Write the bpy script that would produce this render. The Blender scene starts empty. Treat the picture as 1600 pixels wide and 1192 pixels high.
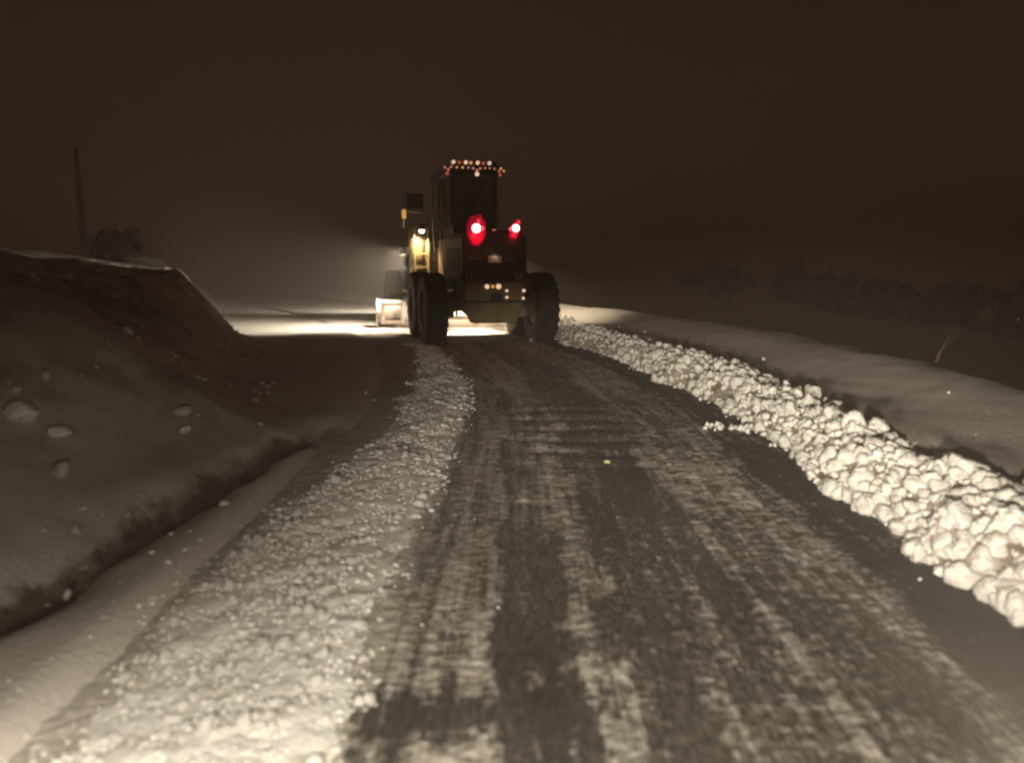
import bpy, bmesh, math, random
import numpy as np
from mathutils import Vector, Matrix, Quaternion

R = math.radians
random.seed(7)
rng = np.random.default_rng(11)
sc = bpy.context.scene
COL = sc.collection

# ------------------------------------------------------------------ camera
cam_d = bpy.data.cameras.new('camera')
cam_d.sensor_width = 36.0
cam_d.lens = 27.2
cam_d.clip_start = 0.05
cam_d.clip_end = 3000
cam_d.dof.use_dof = True
cam_d.dof.focus_distance = 11.0
cam_d.dof.aperture_fstop = 1.05
cam = bpy.data.objects.new('camera', cam_d)
COL.objects.link(cam)
cam.location = (0, 0, 1.6)
cam.rotation_euler = (R(90 - 8.98), 0, 0)
sc.camera = cam

# ------------------------------------------------------------------ night sky: dim brown glow of snow cloud
w = bpy.data.worlds.new('World')
sc.world = w
w.use_nodes = True
nt = w.node_tree
nt.nodes.clear()
out = nt.nodes.new('ShaderNodeOutputWorld')
bg = nt.nodes.new('ShaderNodeBackground')
tc = nt.nodes.new('ShaderNodeTexCoord')
sep = nt.nodes.new('ShaderNodeSeparateXYZ')
ramp = nt.nodes.new('ShaderNodeValToRGB')
nz = nt.nodes.new('ShaderNodeTexNoise')
nz.inputs['Scale'].default_value = 1.6
nz.inputs['Detail'].default_value = 4
mth = nt.nodes.new('ShaderNodeMath'); mth.operation = 'MULTIPLY_ADD'
mth.inputs[1].default_value = 0.25
nt.links.new(tc.outputs['Generated'], sep.inputs[0])
nt.links.new(tc.outputs['Generated'], nz.inputs['Vector'])
nt.links.new(nz.outputs['Fac'], mth.inputs[0])
nt.links.new(sep.outputs['Z'], mth.inputs[2])
nt.links.new(mth.outputs[0], ramp.inputs[0])
e0, e1 = ramp.color_ramp.elements
e0.position = 0.10; e0.color = (0.0330, 0.0178, 0.0108, 1)
e1.position = 0.55; e1.color = (0.0170, 0.0087, 0.0052, 1)
nt.links.new(ramp.outputs[0], bg.inputs['Color'])
bg.inputs['Strength'].default_value = 0.97
nt.links.new(bg.outputs[0], out.inputs[0])

# ------------------------------------------------------------------ headlights of the vehicle the photo is taken from
HEAD_W = 1800.0
def headlight_beam(x):
    d = bpy.data.lights.new('headlight', 'SPOT')
    d.energy = HEAD_W
    d.color = (1.0, 0.905, 0.745)
    d.spot_size = R(160); d.spot_blend = 0.3
    d.shadow_soft_size = 0.07
    d.use_nodes = True
    t = d.node_tree; t.nodes.clear()
    o_ = t.nodes.new('ShaderNodeOutputLight'); em = t.nodes.new('ShaderNodeEmission')
    c = t.nodes.new('ShaderNodeTexCoord'); s = t.nodes.new('ShaderNodeSeparateXYZ')
    t.links.new(c.outputs['Normal'], s.inputs[0])
    def m(op, a, b=None, clamp=False):
        n = t.nodes.new('ShaderNodeMath'); n.operation = op; n.use_clamp = clamp
        for i, v in enumerate((a, b)):
            if v is None: continue
            if isinstance(v, (int, float)): n.inputs[i].default_value = v
            else: t.links.new(v, n.inputs[i])
        return n.outputs[0]
    az = m('MAXIMUM', m('ABSOLUTE', s.outputs['Z']), 0.02)
    h = m('DIVIDE', s.outputs['X'], az)
    v = m('DIVIDE', s.outputs['Y'], az)
    # dipped beam: flat cut-off to the left, rising to the right
    cut = m('MINIMUM', m('MULTIPLY', m('MAXIMUM', h, 0.0), 0.25), 0.10)
    under = m('SUBTRACT', m('SUBTRACT', cut, 0.02), v)
    gate = m('MULTIPLY_ADD', under, 14.0)
    t.nodes[-1].inputs[2].default_value = 0.5
    gate = m('MINIMUM', m('MAXIMUM', gate, 0.0), 1.0)
    hc = m('SUBTRACT', h, 0.17)
    left = m('DIVIDE', m('MINIMUM', hc, 0.0), 0.26)
    right = m('DIVIDE', m('MAXIMUM', hc, 0.0), 0.72)
    q = m('ADD', m('MULTIPLY', left, left), m('MULTIPLY', right, right))
    gh = m('POWER', 2.718, m('MULTIPLY', q, -1.0))
    kv = m('SUBTRACT', 6.5, m('MULTIPLY', m('MINIMUM', m('MAXIMUM', m('SUBTRACT', h, 0.18), 0.0), 0.3), 9.0))
    gv = m('POWER', 2.718, m('MULTIPLY', m('MINIMUM', m('ADD', v, 0.06), 0.0), kv))
    main = m('MULTIPLY', gh, gv)
    spill = m('MULTIPLY', m('MINIMUM', m('MAXIMUM', m('SUBTRACT', m('MULTIPLY', v, -1.0), 0.28), 0.0), 0.6), 0.16)
    tot = m('ADD', m('MULTIPLY', m('ADD', m('ADD', main, 0.032), spill), gate), 0.006)
    t.links.new(tot, em.inputs['Strength'])
    t.links.new(em.outputs[0], o_.inputs[0])
    o = bpy.data.objects.new('headlight', d)
    COL.objects.link(o)
    o.location = (x, 0.75, 0.98)
    o.rotation_euler = (R(90), 0, 0)
    return o
headlight_beam(-0.66)
headlight_beam(0.66)

# ------------------------------------------------------------------ render settings
vs = sc.view_settings
vs.view_transform = 'Standard'; vs.look = 'None'; vs.gamma = 1; vs.exposure = 0.0
vs.use_curve_mapping = False
sc.render.engine = 'CYCLES'
cy = sc.cycles
cy.use_denoising = True
try: cy.denoiser = 'OPENIMAGEDENOISE'
except Exception: pass
cy.max_bounces = 5; cy.diffuse_bounces = 3; cy.glossy_bounces = 2
cy.transmission_bounces = 4; cy.transparent_max_bounces = 8; cy.volume_bounces = 2
cy.caustics_reflective = False; cy.caustics_refractive = False
cy.sample_clamp_indirect = 3.0
cy.filter_width = 2.3

# ------------------------------------------------------------------ noise in numpy
def _hash(ix, iy, seed):
    n = (ix.astype(np.int64) * 374761393 + iy.astype(np.int64) * 668265263 + seed * 974634217) & 0x7fffffff
    n = ((n ^ (n >> 13)) * 1274126177) & 0x7fffffff
    return ((n ^ (n >> 16)) & 0xffff) / 65535.0
def vnoise(x, y, seed=0):
    ix = np.floor(x); iy = np.floor(y)
    fx = x - ix; fy = y - iy
    fx = fx * fx * fx * (fx * (fx * 6 - 15) + 10); fy = fy * fy * fy * (fy * (fy * 6 - 15) + 10)
    a = _hash(ix, iy, seed); b = _hash(ix + 1, iy, seed); c = _hash(ix, iy + 1, seed); d = _hash(ix + 1, iy + 1, seed)
    return (a + (b - a) * fx) * (1 - fy) + (c + (d - c) * fx) * fy
def fbm(x, y, seed=0, oct=4):
    s = 0; amp = 0.5; tot = 0
    for k in range(oct):
        s = s + amp * vnoise(x, y, seed + k * 17); tot += amp
        x = x * 2.03 + 5.3; y = y * 2.03 + 9.1; amp *= 0.5
    return s / tot * 2 - 1
def S(a, b, x):
    t = np.clip((x - a) / (b - a), 0, 1); return t * t * (3 - 2 * t)

# ------------------------------------------------------------------ the lie of the land
def Xr(y):                                  # right edge of the ploughed road, bending left
    y = np.asarray(y, float)
    q = np.clip(y - 6.5, 0, 17.5)
    return 2.3 - 0.018 * q * q - 0.63 * np.maximum(y - 24, 0)
def toe(y):
    y = np.asarray(y, float)
    g = -2.32 + 0.053 * np.clip(y - 3.4, 0, 3.3) ** 2
    return np.where(y < 6.7, g - 0.12, -1.86 - 0.37 * (y - 6.7)), g
def ground_z(x, y):
    e = x - Xr(y)
    z = np.full_like(e, -0.10)
    # right shoulder, then down to the field
    roll = 0.03 * fbm(x * 0.9, y * 0.9, 3, 3)
    zr = -0.10 + 0.36 * S(0.25, 0.9, e) + 0.20 * S(1.1, 2.2, e) - 1.5 * S(2.2 + 0.25 * fbm(y * 0.25, y * 0 + 3, 9, 2), 5.2, e) - 0.03 * np.maximum(e - 5.2, 0).clip(0, 25)
    zr = zr + roll * S(0.6, 1.2, e) + 0.012 * fbm(x * 5, y * 3, 5, 3) * S(0.6, 1.0, e)
    # left shoulder, gutter, bank
    wv = -3.80 - e
    sh = (0.070 - 0.05 * S(6.5, 9, y)) * (1 - S(17, 19, y)) + 0.03
    zl = -0.10 + (0.10 + sh) * S(-0.05 - 0.45 * S(6, 8.5, y), 0.25 - 0.20 * S(16, 18.5, y), wv) + 0.025 * fbm(x * 1.4, y * 1.0, 21, 4) * S(0.1, 0.5, wv)
    t, g = toe(y)
    gw = 0.21 * (1 + 0.5 * fbm(y * 1.1, y * 0 + 4, 23, 3))
    zl = zl - (0.36 + 0.16 * fbm(y * 0.9, y * 0 + 7, 25, 3)) * np.exp(-((x - g + 0.02 + 0.10 * fbm(y * 1.3, y * 0 + 1, 27, 3)) / gw) ** 2) * S(2.6, 3.3, y) * (1 - S(6.4, 7.6, y)) * S(0.0, 0.25, wv)
    back = np.maximum(0, -6.3 - x) * 2.2
    endm = 1 - S(14.6, 17.0, y - back + 0.6 * fbm(x * 0.6, y * 0.6, 31, 2))
    wdt = 2.9 - 1.3 * S(8, 15, y)
    rise = S(0.0, 1.0, (t - x) / wdt)
    H = ((1.42 - 0.20 * S(7, 14.5, y)) * rise + 0.15 * np.clip(t - x - wdt, 0, 3.2)) * endm
    bn = 0.09 * fbm(x * 0.9, y * 0.75, 41, 3) + 0.08 * fbm(x * 3.1, y * 2.2, 47, 5) + 0.05 * fbm(x * 8, y * 7, 49, 3)
    rg = 1 - np.abs(fbm(x * 1.8 + y * 0.4, y * 1.1, 53, 3)) * 2
    crest = np.exp(-((t - x - wdt * 0.9) / 0.5) ** 2)
    H = H + crest * endm * (0.10 * np.maximum(fbm(x * 2.6, y * 2.2, 55, 4), 0) + 0.05 * fbm(x * 7, y * 6, 57, 3))
    H = H + (bn + 0.02 * rg) * rise * endm * S(0.05, 0.7, t - x)
    zl = zl + H
    far = S(18, 40, y)
    zl = zl + far * 0.12 * fbm(x * 0.25, y * 0.12, 61, 3)
    z = np.where(e > -1.5, zr, zl)
    return z
def gz(x, y): return float(ground_z(np.array([x], float), np.array([y], float))[0])

def grid_object(name, X, Y, Z, mat, attrs=None, smooth=True):
    ny, nx = X.shape
    V = np.stack([X, Y, Z], -1).reshape(-1, 3).astype(np.float32)
    i = np.arange((ny - 1) * (nx - 1)); r = i // (nx - 1); c = i % (nx - 1); b = r * nx + c
    F = np.stack([b, b + 1, b + nx + 1, b + nx], -1).astype(np.int32)
    me = bpy.data.meshes.new(name)
    me.vertices.add(len(V)); me.vertices.foreach_set('co', V.ravel())
    me.loops.add(F.size); me.loops.foreach_set('vertex_index', F.ravel())
    me.polygons.add(len(F)); me.polygons.foreach_set('loop_start', np.arange(0, F.size, 4, dtype=np.int32))
    me.update(calc_edges=True)
    if smooth: me.polygons.foreach_set('use_smooth', np.ones(len(F), bool))
    for k, a in (attrs or {}).items():
        at = me.attributes.new(k, 'FLOAT', 'POINT'); at.data.foreach_set('value', a.astype(np.float32).ravel())
    me.materials.append(mat)
    o = bpy.data.objects.new(name, me); COL.objects.link(o)
    return o

# ------------------------------------------------------------------ materials
def new_mat(name):
    m = bpy.data.materials.new(name); m.use_nodes = True
    t = m.node_tree
    return m, t, t.nodes['Principled BSDF']
def noise_node(t, scale, detail=4, rough=0.55, vec=None):
    n = t.nodes.new('ShaderNodeTexNoise')
    n.inputs['Scale'].default_value = scale; n.inputs['Detail'].default_value = detail; n.inputs['Roughness'].default_value = rough
    if vec is None:
        c = t.nodes.new('ShaderNodeTexCoord'); vec = c.outputs['Object']
    t.links.new(vec, n.inputs['Vector'])
    return n
def mix_rgb(t, fac, a, b):
    n = t.nodes.new('ShaderNodeMix'); n.data_type = 'RGBA'
    for s, v in ((0, fac), (6, a), (7, b)):
        if isinstance(v, (int, float)): n.inputs[s].default_value = v
        elif isinstance(v, tuple): n.inputs[s].default_value = (*v, 1)
        else: t.links.new(v, n.inputs[s])
    return n.outputs[2]
def rampf(t, src, a, b):
    n = t.nodes.new('ShaderNodeMapRange'); n.inputs[1].default_value = a; n.inputs[2].default_value = b
    n.interpolation_type = 'SMOOTHSTEP'
    t.links.new(src, n.inputs[0]); return n.outputs[0]
def bump(t, p, src, strength, dist):
    b = t.nodes.new('ShaderNodeBump'); b.inputs['Strength'].default_value = strength; b.inputs['Distance'].default_value = dist
    t.links.new(src, b.inputs['Height']); t.links.new(b.outputs[0], p.inputs['Normal'])

def snow_mat(name, clean, dirt, dirt_lo=0.52, dirt_hi=0.72, scale=2.0, bscale=40, bdist=0.01):
    m, t, p = new_mat(name)
    n1 = noise_node(t, scale, 5)
    n2 = noise_node(t, bscale, 4)
    t.links.new(mix_rgb(t, rampf(t, n1.outputs['Fac'], dirt_lo, dirt_hi), clean, dirt), p.inputs['Base Color'])
    p.inputs['Roughness'].default_value = 0.7
    p.inputs['Specular IOR Level'].default_value = 0.25
    bump(t, p, n2.outputs['Fac'], 0.6, bdist)
    return m
M_GROUND = snow_mat('field_snow', (0.54, 0.50, 0.45), (0.26, 0.20, 0.15), 0.42, 0.72, 1.3, 30, 0.02)
def _earth_and_shade(m):                              # soil showing through on the cut bank, shade painted along the gutter
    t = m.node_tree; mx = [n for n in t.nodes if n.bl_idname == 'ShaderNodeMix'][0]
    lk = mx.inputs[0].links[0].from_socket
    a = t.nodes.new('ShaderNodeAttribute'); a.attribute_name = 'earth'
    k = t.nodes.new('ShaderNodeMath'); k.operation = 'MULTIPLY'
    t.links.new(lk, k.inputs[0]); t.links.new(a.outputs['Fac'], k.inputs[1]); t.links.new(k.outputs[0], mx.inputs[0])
    pb = t.nodes['Principled BSDF']; a2 = t.nodes.new('ShaderNodeAttribute'); a2.attribute_name = 'soil'  # soil also carries the painted gutter shade
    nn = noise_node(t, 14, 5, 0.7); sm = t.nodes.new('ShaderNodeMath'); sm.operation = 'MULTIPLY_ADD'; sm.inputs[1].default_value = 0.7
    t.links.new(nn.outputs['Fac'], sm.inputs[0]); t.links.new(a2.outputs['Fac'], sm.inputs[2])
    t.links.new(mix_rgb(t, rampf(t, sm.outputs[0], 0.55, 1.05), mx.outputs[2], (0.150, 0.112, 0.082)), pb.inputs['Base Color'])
_earth_and_shade(M_GROUND)
M_LUMP = snow_mat('clod_snow', (0.84, 0.81, 0.74), (0.62, 0.54, 0.42), 0.52, 0.80, 3.0, 28, 0.02)
M_BIG = snow_mat('lump_snow', (0.84, 0.81, 0.75), (0.60, 0.53, 0.43), 0.50, 0.72, 1.6, 4.5, 0.05)
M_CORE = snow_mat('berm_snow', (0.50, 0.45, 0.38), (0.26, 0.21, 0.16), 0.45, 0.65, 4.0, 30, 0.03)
M_WIND = snow_mat('windrow_snow', (0.82, 0.80, 0.75), (0.58, 0.52, 0.44), 0.52, 0.74, 5.0, 45, 0.02)

def road_mat():
    m, t, p = new_mat('scraped_road')
    a = t.nodes.new('ShaderNodeAttribute'); a.attribute_name = 'snow'
    c = t.nodes.new('ShaderNodeTexCoord')
    mp = t.nodes.new('ShaderNodeMapping'); mp.inputs['Scale'].default_value = (55, 14, 30)
    t.links.new(c.outputs['Object'], mp.inputs[0])
    n = noise_node(t, 1.0, 5, 0.65, mp.outputs[0])
    n2 = noise_node(t, 110, 4, 0.7)
    n3 = noise_node(t, 1.7, 4)
    add = t.nodes.new('ShaderNodeMath'); add.operation = 'MULTIPLY_ADD'; add.inputs[1].default_value = 0.9
    t.links.new(n.outputs['Fac'], add.inputs[0]); t.links.new(a.outputs['Fac'], add.inputs[2])
    f = rampf(t, add.outputs[0], 0.42, 1.25)
    asph = mix_rgb(t, n2.outputs['Fac'], (0.008, 0.007, 0.006), (0.032, 0.028, 0.024))
    fr = t.nodes.new('ShaderNodeAttribute'); fr.attribute_name = 'frost'
    rime = mix_rgb(t, rampf(t, n.outputs['Fac'], 0.3, 0.7), (0.030, 0.026, 0.022), (0.135, 0.118, 0.098))
    asph = mix_rgb(t, fr.outputs['Fac'], asph, rime)
    sn = mix_rgb(t, rampf(t, n3.outputs['Fac'], 0.4, 0.7), (0.46, 0.425, 0.37), (0.34, 0.30, 0.25))
    t.links.new(mix_rgb(t, f, asph, sn), p.inputs['Base Color'])
    p.inputs['Roughness'].default_value = 0.75
    p.inputs['Specular IOR Level'].default_value = 0.3
    ad = t.nodes.new('ShaderNodeMath'); ad.operation = 'MULTIPLY_ADD'; ad.inputs[1].default_value = 0.5
    t.links.new(n2.outputs['Fac'], ad.inputs[0]); t.links.new(n.outputs['Fac'], ad.inputs[2])
    bump(t, p, ad.outputs[0], 0.7, 0.012)
    return m
M_ROAD = road_mat()

def paint(name, col, dark, rough=0.45, metal=0.0, dust=0.35, dustcol=(0.42, 0.38, 0.32)):
    m, t, p = new_mat(name)
    n = noise_node(t, 3.5, 6); n2 = noise_node(t, 22, 5, 0.7)
    base = mix_rgb(t, rampf(t, n.outputs['Fac'], 0.45, 0.7), col, dark)
    ad = t.nodes.new('ShaderNodeMath'); ad.operation = 'MULTIPLY'; ad.inputs[1].default_value = dust
    t.links.new(rampf(t, n2.outputs['Fac'], 0.5, 0.75), ad.inputs[0])
    t.links.new(mix_rgb(t, ad.outputs[0], base, dustcol), p.inputs['Base Color'])
    p.inputs['Roughness'].default_value = rough; p.inputs['Metallic'].default_value = metal
    bump(t, p, n2.outputs['Fac'], 0.15, 0.004)
    return m
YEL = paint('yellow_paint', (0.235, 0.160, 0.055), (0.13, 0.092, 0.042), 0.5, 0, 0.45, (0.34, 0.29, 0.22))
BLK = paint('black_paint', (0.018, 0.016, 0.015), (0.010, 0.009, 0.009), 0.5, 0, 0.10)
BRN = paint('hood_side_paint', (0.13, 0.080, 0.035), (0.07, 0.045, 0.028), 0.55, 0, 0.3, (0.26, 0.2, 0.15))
RUB = paint('rubber', (0.016, 0.014, 0.012), (0.010, 0.009, 0.008), 0.85, 0, 0.07, (0.25, 0.22, 0.19))
STL = paint('blade_steel', (0.42, 0.36, 0.32), (0.24, 0.18, 0.14), 0.4, 0.3, 0.5, (0.6, 0.55, 0.48))
RIM = paint('rim_paint', (0.26, 0.19, 0.06), (0.12, 0.09, 0.05), 0.6, 0, 0.5)
CHR = paint('grey_metal', (0.30, 0.28, 0.26), (0.18, 0.16, 0.14), 0.35, 0.6, 0.3)
PLT = paint('plate_white', (0.78, 0.68, 0.56), (0.46, 0.36, 0.26), 0.5, 0, 0.3, (0.5, 0.42, 0.33))
LET = paint('worn_lettering', (0.42, 0.36, 0.33), (0.20, 0.17, 0.16), 0.6, 0, 0.4)
BARK = paint('bark', (0.035, 0.027, 0.02), (0.02, 0.015, 0.012), 0.9, 0, 0.1)
LEAF = paint('dark_foliage', (0.022, 0.019, 0.013), (0.014, 0.012, 0.009), 0.9, 0, 0.05, (0.05, 0.045, 0.04))
STRAW = paint('dry_straw', (0.26, 0.20, 0.12), (0.18, 0.13, 0.08), 0.8, 0, 0.2)
ICE = paint('ice_chunk', (0.78, 0.68, 0.40), (0.66, 0.56, 0.34), 0.5, 0, 0.2)
def glow(name, col, st):
    m, t, p = new_mat(name)
    p.inputs['Base Color'].default_value = (*[min(1, c) for c in col], 1)
    p.inputs['Emission Color'].default_value = (*col, 1); p.inputs['Emission Strength'].default_value = st
    return m
E_CORE = glow('tail_bulb', (1.0, 0.42, 0.40), 7.0)
E_RED = glow('tail_lens_glare', (0.60, 0.0, 0.028), 0.62)  # red glow painting the glare round the tail lamps
E_HOT = glow('tail_flare_side', (1.0, 0.16, 0.14), 1.1)  # flare spots beside the bulb, painted as small glows
E_HOT2 = glow('tail_flare_dim', (1.0, 0.03, 0.07), 0.95)
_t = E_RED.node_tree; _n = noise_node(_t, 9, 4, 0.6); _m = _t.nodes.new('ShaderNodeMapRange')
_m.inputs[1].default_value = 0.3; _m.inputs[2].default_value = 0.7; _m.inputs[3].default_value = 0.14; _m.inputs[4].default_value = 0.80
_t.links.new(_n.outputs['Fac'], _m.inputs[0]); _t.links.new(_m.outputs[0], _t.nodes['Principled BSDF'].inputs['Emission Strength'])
E_WHT = glow('marker_white', (1.0, 0.66, 0.44), 0.90)  # marker glows; on reflectors and tape they paint in returned headlight
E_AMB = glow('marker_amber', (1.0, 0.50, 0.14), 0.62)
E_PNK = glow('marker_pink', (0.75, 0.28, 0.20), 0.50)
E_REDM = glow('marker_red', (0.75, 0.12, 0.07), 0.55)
E_WORK = glow('work_lens', (1.0, 0.86, 0.62), 14.0)
def glass_mat():
    m, t, p = new_mat('dusty_glass')
    o = t.nodes['Material Output']
    tr = t.nodes.new('ShaderNodeBsdfTransparent'); tr.inputs[0].default_value = (0.78, 0.76, 0.72, 1)
    mx = t.nodes.new('ShaderNodeMixShader')
    n = noise_node(t, 6, 4)
    mr = t.nodes.new('ShaderNodeMapRange'); mr.inputs[3].default_value = 0.06; mr.inputs[4].default_value = 0.30
    t.links.new(n.outputs['Fac'], mr.inputs[0]); t.links.new(mr.outputs[0], mx.inputs[0])
    p.inputs['Base Color'].default_value = (0.16, 0.14, 0.12, 1); p.inputs['Roughness'].default_value = 0.25
    t.links.new(tr.outputs[0], mx.inputs[1]); t.links.new(p.outputs[0], mx.inputs[2]); t.links.new(mx.outputs[0], o.inputs[0])
    return m
GLS = glass_mat()

# ------------------------------------------------------------------ object helpers
def tag(o, label=None, cat=None, group=None, kind=None):
    if label: o['label'] = label
    if cat: o['category'] = cat
    if group: o['group'] = group
    if kind: o['kind'] = kind
    return o
def empty(name, loc, rz=0.0):
    o = bpy.data.objects.new(name, None); COL.objects.link(o)
    o.empty_display_size = 0.2; o.location = loc; o.rotation_euler = (0, 0, rz)
    return o
class MB:
    def __init__(s): s.v = []; s.f = []
    def add(s, vs_, fs):
        b = len(s.v); s.v += [tuple(p) for p in vs_]; s.f += [tuple(i + b for i in f) for f in fs]; return s
    def box(s, x0, x1, y0, y1, z0, z1, mtx=None):
        P = [(x0, y0, z0), (x1, y0, z0), (x1, y1, z0), (x0, y1, z0), (x0, y0, z1), (x1, y0, z1), (x1, y1, z1), (x0, y1, z1)]
        if mtx is not None: P = [tuple(mtx @ Vector(p)) for p in P]
        return s.add(P, [(0, 3, 2, 1), (4, 5, 6, 7), (0, 1, 5, 4), (1, 2, 6, 5), (2, 3, 7, 6), (3, 0, 4, 7)])
    def prism(s, poly, axis, a, b):
        n = len(poly)
        def P(p, k):
            return (k, p[0], p[1]) if axis == 'x' else ((p[0], k, p[1]) if axis == 'y' else (p[0], p[1], k))
        vs_ = [P(p, a) for p in poly] + [P(p, b) for p in poly]
        return s.add(vs_, [tuple(range(n))[::-1], tuple(range(n, 2 * n))] + [(i, (i + 1) % n, n + (i + 1) % n, n + i) for i in range(n)])
    def tube(s, pts, r, n=8, r1=None):
        pts = [Vector(p) for p in pts]; rings = []
        for i, p in enumerate(pts):
            d = (pts[min(i + 1, len(pts) - 1)] - pts[max(i - 1, 0)]).normalized()
            a = d.orthogonal().normalized(); b = d.cross(a)
            rr = r if r1 is None else r + (r1 - r) * i / (len(pts) - 1)
            rings.append([p + (a * math.cos(2 * math.pi * k / n) + b * math.sin(2 * math.pi * k / n)) * rr for k in range(n)])
        vs_ = [q for g in rings for q in g]
        fs = [(i * n + k, i * n + (k + 1) % n, (i + 1) * n + (k + 1) % n, (i + 1) * n + k) for i in range(len(pts) - 1) for k in range(n)]
        fs += [tuple(range(n))[::-1], tuple((len(pts) - 1) * n + k for k in range(n))]
        return s.add(vs_, fs)
    def lathe_x(s, prof, n=32, cx=0, cy=0, cz=0):          # profile of (x, radius) about the x axis
        m = len(prof); vs_ = []
        for k in range(n):
            a = 2 * math.pi * k / n
            vs_ += [(cx + x, cy + r * math.cos(a), cz + r * math.sin(a)) for x, r in prof]
        fs = [(k * m + j, k * m + j + 1, ((k + 1) % n) * m + j + 1, ((k + 1) % n) * m + j) for k in range(n) for j in range(m - 1)]
        return s.add(vs_, fs)
    def disc_y(s, cx, cy, cz, r, depth, n=16, dome=0.0):    # short cylinder facing -y
        vs_ = []; 
        for k in range(n):
            a = 2 * math.pi * k / n; c, q = math.cos(a), math.sin(a)
            vs_ += [(cx + r * c, cy, cz + r * q), (cx + r * c, cy - depth, cz + r * q), (cx + .6 * r * c, cy - depth - dome * .7, cz + .6 * r * q)]
        vs_ += [(cx, cy - depth - dome, cz), (cx, cy, cz)]
        fs = []
        for k in range(n):
            j = (k + 1) % n
            fs += [(k * 3, k * 3 + 1, j * 3 + 1, j * 3), (k * 3 + 1, k * 3 + 2, j * 3 + 2, j * 3 + 1), (k * 3 + 2, 3 * n, j * 3 + 2), (j * 3, 3 * n + 1, k * 3)]
        return s.add(vs_, fs)
    def build(s, name, mat, parent=None, bevel=0.0, smooth=False):
        me = bpy.data.meshes.new(name); me.from_pydata(s.v, [], s.f); me.materials.append(mat)
        bm = bmesh.new(); bm.from_mesh(me); bmesh.ops.recalc_face_normals(bm, faces=bm.faces); bm.to_mesh(me); bm.free()
        if smooth:
            me.polygons.foreach_set('use_smooth', np.ones(len(me.polygons), bool))
        o = bpy.data.objects.new(name, me); COL.objects.link(o)
        if parent: o.parent = parent
        if bevel:
            b = o.modifiers.new('bevel', 'BEVEL'); b.width = bevel; b.segments = 2; b.limit_method = 'ANGLE'
        return o

# ------------------------------------------------------------------ ground sheet
def geo(a, b, n):
    return a + (b - a) * (np.linspace(0, 1, n + 1)[1:] ** 3)
xs = np.concatenate([geo(-8.5, -600, 46)[::-1], np.arange(-8.5, 7.0, 0.065), geo(7.0, 600, 46)])
ys = np.concatenate([np.linspace(-60, 0.5, 22)[:-1], np.arange(0.5, 22, 0.065), np.arange(22, 40, 0.25), geo(40, 900, 40)])
GX, GY = np.meshgrid(xs, ys)
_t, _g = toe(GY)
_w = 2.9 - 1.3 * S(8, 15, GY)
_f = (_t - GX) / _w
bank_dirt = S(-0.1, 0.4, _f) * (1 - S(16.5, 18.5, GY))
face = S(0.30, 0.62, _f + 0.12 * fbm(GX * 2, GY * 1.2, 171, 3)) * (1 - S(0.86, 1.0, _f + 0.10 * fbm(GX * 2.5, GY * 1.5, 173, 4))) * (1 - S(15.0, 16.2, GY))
gut_shade = np.exp(-((GX - _g + 0.06 + 0.10 * fbm(GY * 1.3, GY * 0 + 1, 27, 3) + 0.12 * fbm(GX * 5, GY * 4, 29, 4)) / 0.17) ** 2) * S(2.4, 3.2, GY) * (1 - S(6.2, 7.6, GY))  # shade in the gutter, painted into the ground colour
soil = np.clip(0.36 * face * (0.70 + 1.4 * fbm(GX * 1.3, GY * 0.9, 175, 4)) + 1.1 * gut_shade * (0.85 + 0.5 * fbm(GX * 4, GY * 2, 177, 4)), 0, 1)  # bare earth on the bank face plus the painted gutter shade
ground = grid_object('snow_ground', GX, GY, ground_z(GX, GY), M_GROUND, {'earth': bank_dirt, 'soil': soil})  # soil holds bare earth and the painted gutter shade
tag(ground, kind='structure')

# ------------------------------------------------------------------ road
rows = [0.5]
while rows[-1] < 60: rows.append(rows[-1] + max(0.0105, 0.0036 * rows[-1]))
rows = np.array(rows); cols = np.linspace(-4.02, 0.42, 330)
E_, RY = np.meshgrid(cols, rows); RX = E_ + Xr(RY)
px = E_ + 2.3
kx = [-1.8, -.90, -.5, -.40, -.08, -.02, .26, .30, .42, .50, 1.02, 1.14, 1.78, 1.90, 2.6]
kc = [1.15, .95, .84, .62, .70, .20, .20, .58, .56, .22, .18, .44, .42, .08, .04]
wob = 0.06 * fbm(RY * 0.8, RY * 0 + 2, 71, 3) + 0.09 * fbm(RX * 4, RY * 3, 73, 4)
cover = np.interp(px + wob, kx, kc)
trk = np.exp(-((px - 0.12) / 0.17) ** 4)
cover = cover + 0.5 * S(3.6, 4.0, -E_) * S(6, 8, RY)
cover = cover + 0.40 * trk * S(4.1, 4.7, RY)
cover = cover - 0.14 * np.exp(-((px + 0.44) / 0.07) ** 2) * S(3.5, 4.5, RY)
barm = S(-0.05, 0.15, px) * (1 - S(0.95, 1.2, px)) * S(5.6, 6.1, RY) * (1 - S(8.2, 8.9, RY))
phase = RY / 0.46 + 0.25 * fbm(px * 1.3, RY * 0.8, 77, 2)
cover = cover - 0.22 * barm * (np.sin(2 * np.pi * phase) > 0.1) + 0.10 * barm
cover = cover - 0.55 * np.exp(-(((px + 0.17) / 0.45) ** 4)) * np.exp(-(((RY - 2.56 - 0.1 * px) / 0.14) ** 2))
cover = cover - 0.30 * np.exp(-(((px - 0.2) / 0.35) ** 4)) * np.exp(-(((RY - 3.05) / 0.09) ** 2))
cover = cover + 0.10 * S(8.5, 11, RY) * (px < 1.8) * (px > -0.1) + S(18.2, 19.5, RY)
cover = cover + 0.22 * fbm(RX * 1.5, RY * 0.7, 81, 4) + 0.10 * fbm(px * 9, RY * 0.6, 83, 3)
wx_ = 0.5 * fbm(RX * 3, RY * 3, 92, 2)
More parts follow.
